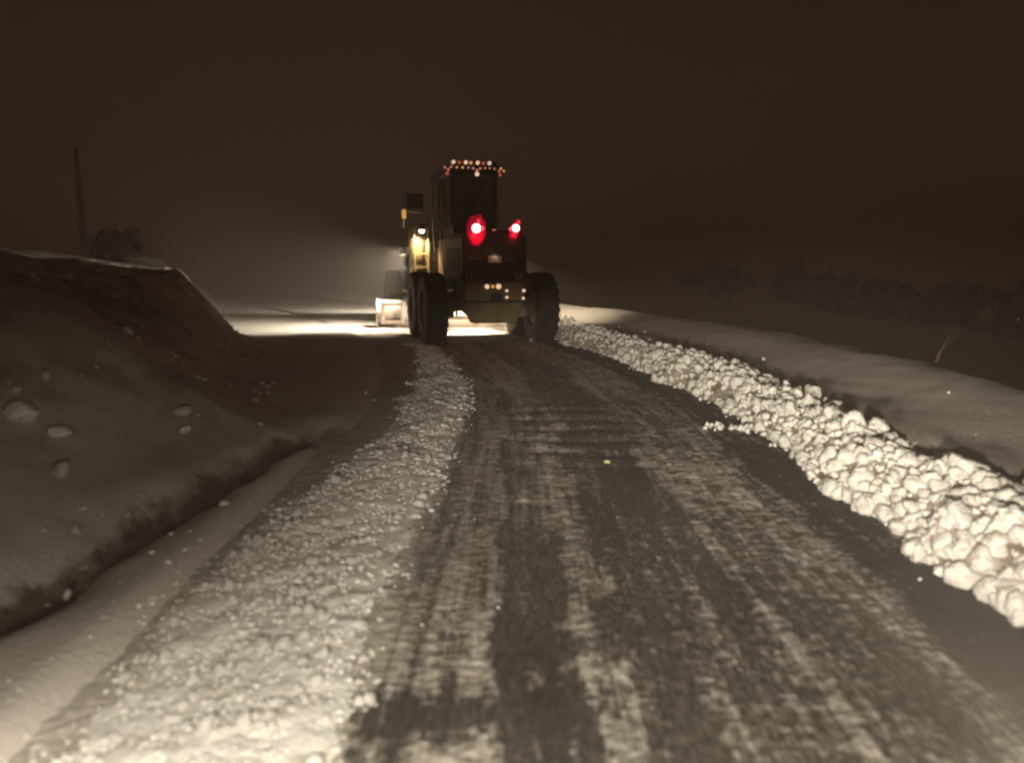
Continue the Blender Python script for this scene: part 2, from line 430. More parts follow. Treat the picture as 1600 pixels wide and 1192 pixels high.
s1 = 1 - np.abs(fbm(RX * 7.0 + wx_, RY * 13 + wx_, 91, 3)) * 2.4
s2 = 1 - np.abs(fbm(RX * 15 + wx_, RY * 24, 93, 2)) * 2.4
scale_n = 0.6 * s1 + 0.4 * s2
fine = fbm(RX * 30, RY * 38, 95, 3)
streak2 = fbm(px * 7, RY * 0.35, 101, 3)
streak = fbm(px * 24 + 0.2 * wx_, RY * 1.6, 99, 3)
side = S(0.9, 1.2, px) * S(3.2, 4.2, RY)
streak3 = fbm(px * 55, RY * 1.1, 103, 2)
snow = cover * 1.2 - 0.34 + (0.16 + 0.26 * side + 0.14 * S(4.5, 6, RY)) * scale_n + 0.36 * fine + 0.30 * streak + 0.18 * streak3 + 0.18 * streak2
snow_c = np.clip(snow, 0, 1)
crown = -0.012 * (px - 0.4) ** 2
RZ = 0.018 * snow_c * (0.5 + 0.5 * scale_n) + 0.006 * fine * (0.3 + snow_c) + 0.010 * fbm(RX * 2.2, RY * 2.2, 97, 3) - 0.012 * trk * (RY < 5)
RZ = RZ + 0.014 * barm * np.sin(2 * np.pi * phase)
RZ = RZ + 0.05 * S(18.2, 19.5, RY)
frost = S(0.0, 1.0, np.interp(px + 0.12 * fbm(RX * 3, RY * 2, 141, 4), [-2, 1.62, 1.92, 3], [1, 1, 0, 0]) * (0.62 + 0.5 * fbm(RX * 2.2, RY * 0.8, 143, 4)))
road = grid_object('road', RX, RY, RZ, M_ROAD, {'snow': snow, 'frost': frost})
tag(road, kind='structure')
def road_z(x, y): return 0.012

# ------------------------------------------------------------------ snow clods: shared shapes
def clod_arrays(sub, seed, rough=1.0):
    bm = bmesh.new(); bmesh.ops.create_icosphere(bm, subdivisions=sub, radius=1.0)
    V = np.array([v.co[:] for v in bm.verts]); F = np.array([[v.index for v in f.verts] for f in bm.faces])
    bm.free()
    r = np.random.default_rng(seed)
    # faceted body cut by random planes, then lumpy noise
    d = np.ones(len(V))
    for _ in range(13):
        n = r.normal(size=3); n /= np.linalg.norm(n); k = r.uniform(0.55, 0.90)
        c = V @ n; lim = np.where(c > 0.05, k / np.maximum(c, 0.05), 9)
        d = np.minimum(d, lim)
    ph = r.uniform(0, 6, 12)
    nz_ = sum(np.sin(V @ (r.normal(size=3) * f) + ph[i]) * a for i, (f, a) in enumerate([(2.2, .08), (2.6, .08), (4, .05), (4.6, .05), (8, .04), (9, .04), (15, .028), (17, .028)]))
    V = V * (d * (1 + rough * nz_))[:, None]
    V = V * np.array([1.0, r.uniform(.75, 1.0), r.uniform(.62, .85)])
    return V, F
def mesh_from(name, V, F, mat):
    me = bpy.data.meshes.new(name)
    V = np.asarray(V, np.float32); F = np.asarray(F, np.int32)
    me.vertices.add(len(V)); me.vertices.foreach_set('co', V.ravel())
    me.loops.add(F.size); me.loops.foreach_set('vertex_index', F.ravel())
    me.polygons.add(len(F)); me.polygons.foreach_set('loop_start', np.arange(0, F.size, F.shape[1], dtype=np.int32))
    me.update(calc_edges=True)
    me.polygons.foreach_set('use_smooth', np.ones(len(F), bool))
    me.materials.append(mat); return me
CL3 = [clod_arrays(3, 100 + k) for k in range(10)]
CL2 = [clod_arrays(2, 200 + k) for k in range(8)]
CL1 = [clod_arrays(1, 300 + k, 1.4) for k in range(10)]
LUMP_ME = [mesh_from('snow_lump', V, F, M_BIG) for V, F in CL3]
WCL_ME = [mesh_from('snow_clod', V, F, M_WIND) for V, F in CL2]
def rot_mats(n, r, tilt=1.0):
    q = r.normal(size=(n, 4)); q[:, 1:3] *= tilt; q /= np.linalg.norm(q, axis=1)[:, None]
    w_, x, y, z = q.T
    return np.stack([1 - 2 * (y * y + z * z), 2 * (x * y - z * w_), 2 * (x * z + y * w_), 2 * (x * y + z * w_), 1 - 2 * (x * x + z * z), 2 * (y * z - x * w_), 2 * (x * z - y * w_), 2 * (y * z + x * w_), 1 - 2 * (x * x + y * y)], -1).reshape(-1, 3, 3)
def merged(name, pos, rad, lib, mat, parent, r, squash=1.0):
    Vs, Fs, b = [], [], 0
    Rm = rot_mats(len(pos), r)
    for i in range(len(pos)):
        V, F = lib[i % len(lib)]
        W = (V @ Rm[i].T) * rad[i]; W[:, 2] *= squash
        Vs.append(W + pos[i]); Fs.append(F + b); b += len(V)
    me = mesh_from(name, np.concatenate(Vs), np.concatenate(Fs), mat)
    o = bpy.data.objects.new(name, me); COL.objects.link(o); o.parent = parent; o['kind'] = 'stuff'
    return o
def in_view(x, y, z):
    p = R(8.98); fx = y * math.cos(p) - (z - 1.6) * math.sin(p); uy = y * math.sin(p) + (z - 1.6) * math.cos(p)
    return (fx > .3) & (np.abs(x / np.maximum(fx, .1)) < .665) & (np.abs(uy / np.maximum(fx, .1)) < .50)
def split_clods(pos, rad, nmax=298):
    d = np.linalg.norm(pos - np.array([0, 0, 1.6]), axis=1)
    key = rad / d * in_view(pos[:, 0], pos[:, 1], pos[:, 2])
    o = np.argsort(-key)
    return o[:nmax], o[nmax:]
def place_parts(name, meshes, pos, rad, parent, r):
    Rm = rot_mats(len(pos), r)
    for i in range(len(pos)):
        o = bpy.data.objects.new(name, meshes[int(r.integers(len(meshes)))]); COL.objects.link(o)
        o.parent = parent
        m = Matrix(Rm[i].tolist()).to_4x4()
        o.matrix_local = Matrix.Translation(Vector(pos[i])) @ m @ Matrix.Diagonal((rad[i], rad[i], rad[i], 1))

# ------------------------------------------------------------------ right berm thrown up by the blade
BERM_Y1 = 23.0
def berm_core(u, y):        # u: metres right of the road edge
    n = fbm(u * 2.0, y * 1.1, 111, 3)
    hmax = 0.27 + 0.07 * fbm(y * 0.5, y * 0 + 8, 113, 2)
    wid = 1.12 + 0.15 * fbm(y * 0.4, y * 0 + 5, 115, 2)
    t = np.clip(u / wid, 0, 1)
    z = hmax * np.sin(np.pi * np.clip(t, 0, 1) ** 0.72) ** 0.8
    base = 0.20 * S(0.25, 0.9, u)
    return np.maximum(z, base * 0.8) + 0.09 * n * np.sin(np.pi * t) - 0.05 * (1 - S(0.0, 0.06, u)) - 0.06 * S(0.95, 1.0, t)
berm = empty('snow_berm', (2.8, 4.0, 0))
tag(berm, 'long berm of tumbled snow lumps along the right edge of the ploughed road', 'snow berm')
bu = np.linspace(-0.03, 1.38, 48); by = np.arange(1.0, BERM_Y1, 0.05)
BU, BY = np.meshgrid(bu, by)
edge_n = 0.22 * fbm(BY * 1.1, BY * 0 + 1, 121, 4)
BZ = berm_core(BU, BY) + 0.03 * fbm(BU * 9, BY * 9, 117, 3) * (BU > 0.03)
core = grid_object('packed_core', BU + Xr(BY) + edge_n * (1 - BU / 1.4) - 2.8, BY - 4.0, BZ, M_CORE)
core.parent = berm
r = np.random.default_rng(5)
N = 9000
by_ = 1.9 + (BERM_Y1 - 1.9) * r.uniform(0, 1, N) ** 1.7
bu_ = r.beta(1.0, 1.35, N) * 1.30 - 0.05
rad = np.clip(np.exp(r.normal(math.log(0.030), 0.58, N)), 0.009, 0.12)
rad = np.clip(rad * (1 + 0.9 * fbm(bu_ * 1.6, by_ * 0.9, 119, 3)), .009, .085)
big = r.uniform(size=N) < 0.035
rad = np.where(big, np.clip(rad * 1.8, 0.07, 0.115), rad)
rad = np.where(bu_ > 0.75, np.minimum(rad, 0.075), rad) * np.where(bu_ > 0.95, 0.8, 1.0)
kp = r.uniform(size=N) < np.where(bu_ > 0.55, 0.45 + 0.9 * fbm(bu_ * 3, by_ * 1.7, 125, 3), 0.9)
by_, bu_, rad = by_[kp], bu_[kp], rad[kp]; N = len(by_)
en = 0.22 * fbm(by_ * 1.1, by_ * 0 + 1, 121, 4)
bz_ = berm_core(bu_, by_) + rad * r.uniform(0.0, 0.55, N)
bz_ = np.maximum(bz_, rad * 0.55)
pos = np.stack([bu_ + Xr(by_) + en * (1 - bu_ / 1.4), by_, bz_], -1)
# a tongue of lumps spilt on to the asphalt
tn = 46
tl = r.uniform(0, 1, tn) ** 0.8
tp = np.stack([2.46 - 0.62 * tl + r.normal(0, .02, tn), 7.10 + 0.10 * tl + r.normal(0, .05, tn), np.full(tn, 0.03)], -1)
tr_ = np.clip(0.055 - 0.035 * tl + r.normal(0, .01, tn), .015, .08); tp[:, 2] = tr_ * .6 + .01
sn_ = 70                                                      # crumbs lying off the toe and over the shoulder
sy = 1.6 + 18 * r.uniform(0, 1, sn_) ** 1.3; su = np.where(r.uniform(size=sn_) < .85, -r.exponential(.06, sn_), 1.15 + r.exponential(.22, sn_))
srad = np.clip(r.lognormal(math.log(.02), .4, sn_), .009, .05)
sx = su + Xr(sy); sz = np.where(su < 0, .012, ground_z(sx, sy)) + srad * .5
pos = np.concatenate([pos, tp, np.stack([sx, sy, sz], -1)]); rad = np.concatenate([rad, tr_, srad])
pos = pos - np.array([2.8, 4.0, 0])
a_, b_ = split_clods(pos + np.array([2.8, 4.0, 0]), rad)
place_parts('snow_lump', LUMP_ME, pos[a_], rad[a_], berm, r)
d_ = np.linalg.norm(pos[b_] + np.array([2.8, 4.0, -1.6]), axis=1)
near = d_ < 11
merged('small_lumps', pos[b_][near], rad[b_][near], CL2, M_LUMP, berm, r)
N = 3600                                        # powder and crumbs between the lumps
qy = 2.0 + 14 * r.uniform(0, 1, N) ** 1.4; qu = r.beta(1.0, 1.2, N) * 1.35 - 0.08
qr = np.clip(r.lognormal(math.log(.011), .45, N), .004, .03)
qx = qu + Xr(qy) + 0.22 * fbm(qy * 1.1, qy * 0 + 1, 121, 4) * (1 - qu / 1.4)
qz = np.maximum(berm_core(qu, qy) + 0.03 * r.uniform(0, 1, N), qr * .6 + .008)
merged('powder_crumbs', np.stack([qx - 2.8, qy - 4.0, qz], -1), qr, CL1, M_LUMP, berm, r)
merged('far_small_lumps', pos[b_][~near], rad[b_][~near], CL1, M_LUMP, berm, r)

# ------------------------------------------------------------------ left windrow of scattered clods
wind = empty('snow_windrow', (-1.0, 4.0, 0))
tag(wind, 'low windrow of small scattered snow clods along the left side of the road', 'snow windrow')
def wl(y): return np.interp(y, [0, 5.5, 7.5, 12.5, 16], [-3.90, -3.84, -3.58, -3.22, -3.10]) + 0.20 * fbm(y * 1.5, y * 0 + 3, 135, 5)
def wr(y): return np.interp(y, [0, 3, 6, 10, 16], [-2.84, -2.80, -2.74, -2.60, -2.60]) + 0.08 * fbm(y * 1.5, y * 0 + 6, 137, 4)
wt = np.linspace(0, 1, 84); wy = np.concatenate([np.arange(0.9, 8, 0.03), np.arange(8, 15.5, 0.06)])
WT, WY = np.meshgrid(wt, wy); WU = wl(WY) + (wr(WY) - wl(WY)) * WT
def wind_z(t, u, y):
    h = 0.048 * np.sin(np.pi * np.clip(t, 0, 1)) ** 0.9 * (0.8 + 0.7 * fbm(u * 2, y * 1.2, 131, 3)) * (1 - 0.5 * S(8, 14, y))
    return h - 0.03 * (1 - S(0.0, 0.10, t)) - 0.03 * S(0.86, 1.0, t)
WZ = wind_z(WT, WU, WY) + 0.024 * fbm(WU * 9, WY * 11, 133, 5)
wc = grid_object('spread_snow', WU + Xr(WY) + 1.0, WY - 4.0, WZ, M_WIND); wc.parent = wind
N = 14500
wy_ = 1.7 + 12.8 * r.uniform(0, 1, N) ** 1.25
wt_ = np.where(r.uniform(size=N) < 0.86, r.beta(1.7, 1.9, N), r.normal(0.42, 0.30, N))
wu_ = wl(wy_) + (wr(wy_) - wl(wy_)) * wt_
dens = fbm(wu_ * 2.5, wy_ * 1.8, 139, 3) - 1.1 * (wt_ > 1.0)
rad = np.clip(np.exp(r.normal(math.log(0.0102), 0.50, N)), 0.004, 0.04) * (1 + 0.5 * dens)
rad = np.where((r.uniform(size=N) < 0.012) & (wt_ < 0.9), np.clip(rad * 2.6, .022, .050), rad)
base_ = np.where(wt_ < 0.03, np.maximum(ground_z(wu_ + Xr(wy_), wy_), 0.0), np.maximum(wind_z(wt_, wu_, wy_), 0.006))
pos = np.stack([wu_ + Xr(wy_) + 1.0, wy_ - 4.0, base_ + rad * r.uniform(-.25, .30, N)], -1)
a_, b_ = split_clods(pos + np.array([-1.0, 4.0, 0]), rad)
place_parts('snow_clod', WCL_ME, pos[a_], rad[a_], wind, r)
merged('small_clods', pos[b_], rad[b_] * 1.15, CL1, M_WIND, wind, r, 0.62)

# ------------------------------------------------------------------ loose clods on the bank, chunk on the road
def clod(name, label, cat, x, y, rad_, mat, k, squash=0.8, dz=0.0, z=None, group=None):
    V, F = CL3[k % 10]
    me = mesh_from(name, V * rad_ * np.array([1, 1, squash]), F, mat)
    o = bpy.data.objects.new(name, me); COL.objects.link(o)
    zz = gz(x, y) if z is None else z
    o.location = (x, y, zz + rad_ * squash * 0.45 + dz); o.rotation_euler = (0, 0, k * 1.3)
    tag(o, label, cat, group); return o
N = 480
cyy = 2.8 + 12.5 * r.uniform(0, 1, N); ct = r.beta(1.1, 1.6, N) * 3.2
cxx = toe(cyy)[0] - ct
keep = fbm(cxx * 1.1, cyy * 0.9, 161, 3) > 0.02
cxx, cyy = cxx[keep], cyy[keep]
cr_ = np.clip(r.lognormal(math.log(.026), .5, len(cxx)), .008, .10)
crumbs = merged('bank_crumbs', np.stack([cxx, cyy, ground_z(cxx, cyy) + cr_ * .1], -1), cr_, CL2, M_GROUND, None, r, 0.8)
tag(crumbs, 'crumbs of fallen snow and soil strewn over the left bank', 'snow crumbs')
G1 = 'loose snow clods on the left bank'
clod('snow_clod', 'pale yellowish snow clod lying alone on the left bank above the gutter', 'snow clod', -2.62, 6.05, 0.065, M_LUMP, 1, group=G1)
clod('snow_clod', 'large dull snow clod at the left picture edge half way up the bank', 'snow clod', -3.35, 5.15, 0.15, M_WIND, 2, group=G1)
clod('snow_clod', 'smaller snow clod resting against the large dull clod on the left bank', 'snow clod', -3.12, 5.22, 0.09, M_WIND, 3, group=G1)
clod('snow_clod', 'round snow clod standing highest on the crest of the left bank', 'snow clod', -5.8, 11.0, 0.11, M_WIND, 4, group=G1)
clod('snow_clod', 'flat snow clod on the bank crest just right of the round one', 'snow clod', -5.55, 11.1, 0.08, M_WIND, 5, 0.6, group=G1)
clod('snow_clod', 'snow clod on the crest near the left edge of the picture', 'snow clod', -5.1, 9.0, 0.09, M_WIND, 6, group=G1)
clod('snow_clod', 'snow clod on the crest where the bank turns down to the road', 'snow clod', -5.95, 14.1, 0.10, M_WIND, 7, group=G1)
clod('ice_chunk', 'small pale yellow ice chunk lying alone in the middle of the road', 'ice chunk', 0.75, 5.9, 0.032, ICE, 8, 0.7, z=0.02)

# ------------------------------------------------------------------ motor grader
YAW = R(15.2)
G = empty('motor_grader', (-0.68, 15.75, 0.0), YAW)
tag(G, 'yellow and black motor grader with red tail lamps ploughing snow off the road', 'motor grader')

def make_wheel(x, y, rad_, wid, side, lean=0.0, nl=22):
    """rim mesh is the wheel; tyre, hub are its children"""
    rr = rad_ * 0.46
    rim = MB().lathe_x([(-wid * .36, rr * .35), (-wid * .36, rr), (-wid * .30, rr), (-wid * .22, rr * .86), (wid * .22, rr * .86), (wid * .30, rr), (wid * .36, rr), (wid * .36, rr * .95), (wid * .05, rr * .8), (wid * .05, rr * .30), (-wid * .36, rr * .35)], 28)
    o = rim.build('wheel', RIM, G, smooth=False)
    o.location = (x, y, rad_ - 0.02); o.rotation_euler = (0, lean, 0 if side > 0 else math.pi)
    w2 = wid / 2
    prof = [(-wid * .34, rr * 1.0), (-w2 * .96, rr * 1.12), (-w2 * 1.0, rad_ * .72), (-w2 * .97, rad_ * .88), (-w2 * .80, rad_ * .945), (0, rad_ * .962), (w2 * .80, rad_ * .945), (w2 * .97, rad_ * .88), (w2 * 1.0, rad_ * .72), (w2 * .96, rr * 1.12), (wid * .34, rr * 1.0)]
    t = MB().lathe_x(prof, 48)
    for s_ in (-1, 1):
        for k in range(nl):
            a = 2 * math.pi * (k + (0.5 if s_ > 0 else 0)) / nl
            da = 2 * math.pi / nl
            ring = []
            for (u, aa, r0, r1) in ((0.04, 0.0, .95, 1.0), (0.60, 0.42, .94, .998), (0.98, 0.62, .86, .955)):
                for (dd, rq) in ((-.2, r0), (.2, r0), (.2, r1), (-.2, r1)):
                    th = a + (aa + dd) * da
                    ring.append((s_ * u * w2 * 1.01, rad_ * rq * math.cos(th), rad_ * rq * math.sin(th)))
            fs = []
            for q in range(2):
                for e in range(4):
                    fs.append((q * 4 + e, q * 4 + (e + 1) % 4, q * 4 + 4 + (e + 1) % 4, q * 4 + 4 + e))
            fs += [(0, 3, 2, 1), (8, 9, 10, 11)]
            t.add(ring, fs)
    t.build('tyre', RUB, o)
    h = MB().lathe_x([(wid * .05, .001), (wid * .30, rr * .26), (wid * .10, rr * .34), (wid * .02, rr * .36)], 16)
    for k in range(8):
        a = 2 * math.pi * k / 8
        h.lathe_x([(wid * .04, .018), (wid * .12, .018), (wid * .12, .001)], 6, 0, rr * .55 * math.cos(a), rr * .55 * math.sin(a))
    h.build('hub', YEL, o)
    return o
for sx_ in (-1, 1):
    for y_ in (-0.78, 0.78):
        make_wheel(sx_ * 1.07, y_, 0.685, 0.40, sx_)
    make_wheel(sx_ * 1.03, 6.05, 0.66, 0.37, sx_, lean=R(-3))
    # tandem case
    p = [(-1.0, .52), (-1.05, .70), (-.95, .86), (-.4, .93), (.4, .93), (.95, .86), (1.05, .70), (1.0, .52), (.5, .46), (-.5, .46)]
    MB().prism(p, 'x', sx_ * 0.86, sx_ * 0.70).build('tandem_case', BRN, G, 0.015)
# rear axle and drive housing
ax = MB().lathe_x([(-.70, .02), (-.70, .20), (-.35, .20), (-.25, .30), (.25, .30), (.35, .20), (.70, .20), (.70, .02)], 20, 0, 0, .76)
ax.build('rear_axle', BRN, G)
# chassis rails
MB().box(-.46, .46, -1.30, 2.55, .90, 1.16).build('rear_frame', BLK, G, 0.02)
# hood: flanks, top and black rear shroud
hp = [(-.60, 1.14), (.60, 1.14), (.60, 1.98), (.52, 2.08), (-.52, 2.08), (-.60, 1.98)]
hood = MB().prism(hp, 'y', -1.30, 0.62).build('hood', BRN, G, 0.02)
for k in range(6):                                    # louvres on the left flank
    MB().box(-.622, -.598, -1.05 + k * .22, -.92 + k * .22, 1.38, 1.82).build('side_louvre', BLK, hood, 0.004)
sp = [(-.61, 1.20), (.61, 1.20), (.61, 1.99), (.53, 2.09), (-.53, 2.09), (-.61, 1.99)]
shroud = MB().prism(sp, 'y', -1.38, -1.302).build('rear_shroud', BLK, G, 0.02)
for k in range(7):
    MB().box(-.46, .46, -1.396, -1.381, 1.26 + k * .036, 1.282 + k * .036).build('grille_bar', BLK, shroud)
MB().box(-.125, .125, -1.402, -1.384, 1.535, 1.655).build('number_plate', PLT, shroud, 0.004)
MB().box(-.06, .06, -1.425, -1.384, 1.69, 1.71).build('added_plate_lamp', BLK, shroud, 0.003)  # added housing for the plate light below
d = bpy.data.lights.new('added_plate_light', 'POINT'); d.energy = 0.16; d.color = (1.0, 0.78, 0.56); d.shadow_soft_size = .015  # added light that only whitens the number plate
lo = bpy.data.objects.new('added_plate_light', d); COL.objects.link(lo); lo.parent = G; lo.location = (0, -1.47, 1.675)
lt = MB()                                             # worn, unreadable lettering either side of the plate
for (x0, z0, x1, z1, wd) in ((-.50, 1.65, -.445, 1.58, .020), (-.445, 1.58, -.41, 1.64, .016), (-.385, 1.64, -.385, 1.585, .014), (-.35, 1.635, -.35, 1.585, .014), (-.385, 1.61, -.35, 1.61, .010), (-.30, 1.635, -.30, 1.58, .014), (-.26, 1.632, -.225, 1.63, .012), (-.26, 1.632, -.26, 1.585, .012), (-.26, 1.588, -.225, 1.585, .012),
                              (.185, 1.625, .185, 1.575, .020), (.215, 1.625, .245, 1.575, .014), (.27, 1.625, .27, 1.575, .014), (.27, 1.60, .31, 1.60, .012), (.335, 1.61, .40, 1.585, .018)):
    d = Vector((x1 - x0, 0, z1 - z0)); L = d.length; d.normalize(); n = Vector((-d.z, 0, d.x)) * wd / 2
    a, b = Vector((x0, -1.386, z0)), Vector((x1, -1.386, z1))
    q = [a + n, a - n, b - n, b + n]; q2 = [v + Vector((0, -.006, 0)) for v in q]
    lt.add(q + q2, [(0, 1, 2, 3), (7, 6, 5, 4), (0, 4, 5, 1), (1, 5, 6, 2), (2, 6, 7, 3), (3, 7, 4, 0)])
lt.build('lettering', LET, shroud)
for x0 in (-.555, .40):                               # tow hooks / latch brackets
    hk = MB().tube([(x0, -1.40, 1.36), (x0, -1.44, 1.30), (x0 + .01, -1.44, 1.24), (x0 + .07, -1.44, 1.22), (x0 + .10, -1.44, 1.25), (x0 + .10, -1.40, 1.34)], .016, 8)
    hk.build('latch_bracket', CHR, shroud, smooth=True)
# counterweight / rear bumper
cw = MB().prism([(-.56, 1.17), (.56, 1.17), (.56, .86), (.42, .42), (-.42, .42), (-.56, .86)], 'y', -1.42, -1.05).build('counterweight', YEL, G, 0.03)
MB().box(-.60, .60, -1.445, -1.422, .80, .84).build('bumper_seam', BLK, cw, 0.005)
MB().box(-.09, .09, -1.56, -1.422, .84, .98).build('tow_hitch', BLK, cw, 0.01)
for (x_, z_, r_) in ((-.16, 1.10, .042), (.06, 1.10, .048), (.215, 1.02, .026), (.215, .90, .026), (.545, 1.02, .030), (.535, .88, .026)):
    MB().disc_y(x_, -1.424, z_, r_, .02, 14, .015).build('glow_reflector', E_WHT, cw, smooth=True)  # painted glow in place of headlight thrown back
MB().disc_y(-.05, -1.424, 1.10, .030, .015, 12, .01).build('glow_reflector', E_AMB, cw, smooth=True)
# side ladders and battery boxes beside the hood
for s_ in (-1, 1):
    MB().box(s_ * .62, s_ * .80, -.95, .35, 1.04, 1.22).build('side_box', BLK, G, 0.02)
MB().tube([(-.74, -1.25, 1.1), (-.70, -1.28, .55)], .02, 8).build('hose', BLK, G, smooth=True)
# tail lamps on a bar over the shroud
bar = MB().box(-.50, .50, -1.33, -1.27, 2.06, 2.13).build('lamp_bar', BLK, G, 0.01)
for x_ in (-.355, .365):
    lf_ = x_ < 0
    hs = MB().disc_y(0, 0, 0, .11, .06, 20).build('tail_lamp', BLK, G); hs.location = (x_, -1.335, 2.15)
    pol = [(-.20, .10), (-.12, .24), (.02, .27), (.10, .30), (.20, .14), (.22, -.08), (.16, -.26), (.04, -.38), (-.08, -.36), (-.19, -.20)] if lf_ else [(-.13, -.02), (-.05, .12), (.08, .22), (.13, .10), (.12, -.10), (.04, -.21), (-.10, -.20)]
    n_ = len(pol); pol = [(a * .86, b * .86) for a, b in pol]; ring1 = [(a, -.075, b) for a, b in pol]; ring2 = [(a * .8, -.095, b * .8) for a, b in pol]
    lens = MB().add(ring1 + ring2 + [(0, -.100, 0)], [(k, (k + 1) % n_, n_ + (k + 1) % n_, n_ + k) for k in range(n_)] + [(n_ + k, n_ + (k + 1) % n_, 2 * n_) for k in range(n_)] + [tuple(range(n_))[::-1]])  # plate that stands in for the red glare
    lens.build('lens', E_RED, hs, 0.0, True)  # irregular glowing plate stands in for the red glare around the lamp
    for (dx, dz, r_, m_) in (((0, 0, .082, E_CORE), (.10, 0, .045, E_HOT), (.045, .13, .040, E_HOT2), (-.045, -.12, .042, E_HOT2)) if lf_ else ((.02, .01, .070, E_CORE), (-.075, -.005, .036, E_HOT), (.075, .12, .034, E_HOT2), (-.02, -.10, .032, E_HOT2))):  # first disc is the bulb, the rest are painted flare spots
        MB().disc_y(dx, -.104, dz, r_, .010, 16, .014).build('bulb_flare', m_, hs, smooth=True)
    d = bpy.data.lights.new('tail_lamp_light', 'POINT'); d.energy = 2.0 if x_ < 0 else 0.8; d.color = (1.0, 0.03, 0.05); d.shadow_soft_size = .05
    lo = bpy.data.objects.new('tail_lamp_light', d); COL.objects.link(lo); lo.parent = G; lo.location = (x_, -1.52, 1.98)
MB().box(-.035, .035, -1.352, -1.334, 2.115, 2.14).build('centre_lamp', E_PNK, bar, 0.003)
# exhaust and air cleaner on the hood
MB().tube([(.30, -.2, 2.05), (.30, -.2, 2.55), (.30, -.28, 2.66)], .05, 12).build('exhaust_pipe', BLK, G, smooth=True)
MB().lathe_x([(-.2, .01), (-.2, .11), (.2, .11), (.2, .01)], 16, -.28, .25, 2.17).build('air_cleaner', BLK, G)

# cab ------------------------------------------------------------
CX, CY0, CY1, CW = 0.08, 0.72, 2.25, 0.50
cb = MB().prism([(-CW, 1.12), (CW, 1.12), (CW, 2.30), (-CW, 2.30)], 'y', CY0, CY0 + .05)
cb.box(-CW, -CW + .05, CY0 + .052, CY1, 1.12, 2.02).box(CW - .05, CW, CY0 + .052, CY1, 1.12, 2.02)
cb.box(-CW + .052, CW - .052, CY1 - .05, CY1, 1.12, 1.75)
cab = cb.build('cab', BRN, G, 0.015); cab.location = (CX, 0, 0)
MB().box(-CW + .06, CW - .06, CY0 + .06, CY1 - .06, 1.18, 1.24).build('floor', BLK, cab)
for (x_, y_) in ((-CW + .045, CY0 + .04), (CW - .045, CY0 + .04), (-CW + .035, CY1 - .04), (CW - .035, CY1 - .04), (-CW + .03, CY0 + .80)):
    z0 = 2.303 if y_ < 1 else 1.76
    if abs(y_ - CY0 - .80) < .01: z0 = 2.03
    rr = .045 if y_ < 1 else .034
    MB().box(x_ - rr, x_ + rr, y_ - rr, y_ + rr, z0, 3.30).build('pillar', BLK, cab, 0.01)
MB().box(-CW + .10, CW - .10, CY0 + .03, CY0 + .038, 2.31, 3.26).build('rear_window', GLS, cab)
MB().box(-.012, .012, CY0 + .018, CY0 + .029, 2.31, 3.26).build('window_divider', BLK, cab)
MB().box(-CW + .004, -CW + .012, CY0 + .10, CY1 - .09, 2.03, 3.27).build('side_window', GLS, cab)
MB().box(CW - .012, CW - .004, CY0 + .10, CY1 - .09, 2.03, 3.27).build('side_window', GLS, cab)
MB().box(-CW + .08, CW - .08, CY1 - .03, CY1 - .022, 1.76, 3.27).build('windscreen', GLS, cab)
roof = MB().prism([(-.60, 3.302), (.60, 3.302), (.63, 3.40), (.53, 3.50), (-.53, 3.50), (-.63, 3.40)], 'y', CY0 - .08, CY1 + .18).build('roof', BLK, cab, 0.02)
MB().box(-.50, .50, CY0 + .05, CY0 + .13, 3.503, 3.60).build('light_rail', BLK, roof, 0.01)
yb = CY0 - .085
for x_ in (-.42, -.16, .09, .34):
    MB().disc_y(x_, CY0 + .045, 3.565, .038, .05, 16, .02).build('roof_lamp', E_WHT, roof, smooth=True)
for (x_, m_) in ((-.29, E_REDM), (-.05, E_AMB), (.215, E_REDM)):
    MB().disc_y(x_, CY0 + .047, 3.562, .036, .02, 12, .01).build('roof_marker', m_, roof, smooth=True)
for k, (x_, z_, m_, r_) in enumerate(((-.62, 3.44, E_PNK, .036), (-.55, 3.40, E_PNK, .036), (-.49, 3.455, E_PNK, .036), (-.37, 3.45, E_AMB, .030), (-.25, 3.45, E_AMB, .032), (-.13, 3.45, E_PNK, .034), (-.03, 3.44, E_PNK, .038), (.05, 3.40, E_PNK, .040), (.12, 3.44, E_PNK, .034), (.22, 3.45, E_PNK, .030), (.32, 3.45, E_PNK, .028), (.42, 3.44, E_PNK, .030), (.52, 3.40, E_PNK, .034), (.56, 3.45, E_AMB, .032), (.62, 3.40, E_AMB, .030), (-.57, 3.325, E_REDM, .048), (.54, 3.325, E_REDM, .042))):
    MB().disc_y(x_, yb, z_, r_ * .82, .012, 12, .01).build('glow_reflective_marker', m_, roof, smooth=True)  # tape dots with returned headlight painted in as glow
MB().disc_y(.05, yb, 3.325, .045, .02, 14, .02).build('roof_lamp', E_WHT, roof, smooth=True)
# seat and console inside
seat = MB().prism([(1.05, 1.75), (1.55, 1.70), (1.55, 1.82), (1.14, 1.88), (1.04, 2.45), (.94, 2.45)], 'x', -.26, .20).build('seat', BLK, cab, 0.03)
MB().prism([(.93, 2.47), (1.02, 2.47), (1.03, 2.92), (.94, 2.92)], 'x', -.16, .10).build('headrest', BLK, seat, 0.03)
MB().tube([(0, 2.1, 1.5), (0, 1.85, 2.25)], .04, 8).build('steering_column', BLK, cab)
# wipers and handrail
MB().tube([(-.70, 1.55, 1.75), (-.73, 1.55, 2.75), (-.70, 1.55, 3.15)], .022, 8).build('handrail', CHR, cab, smooth=True)
MB().tube([(-.66, .85, 1.75), (-.70, .85, 2.4), (-.66, .85, 2.9)], .018, 8).build('handrail', CHR, cab, smooth=True)
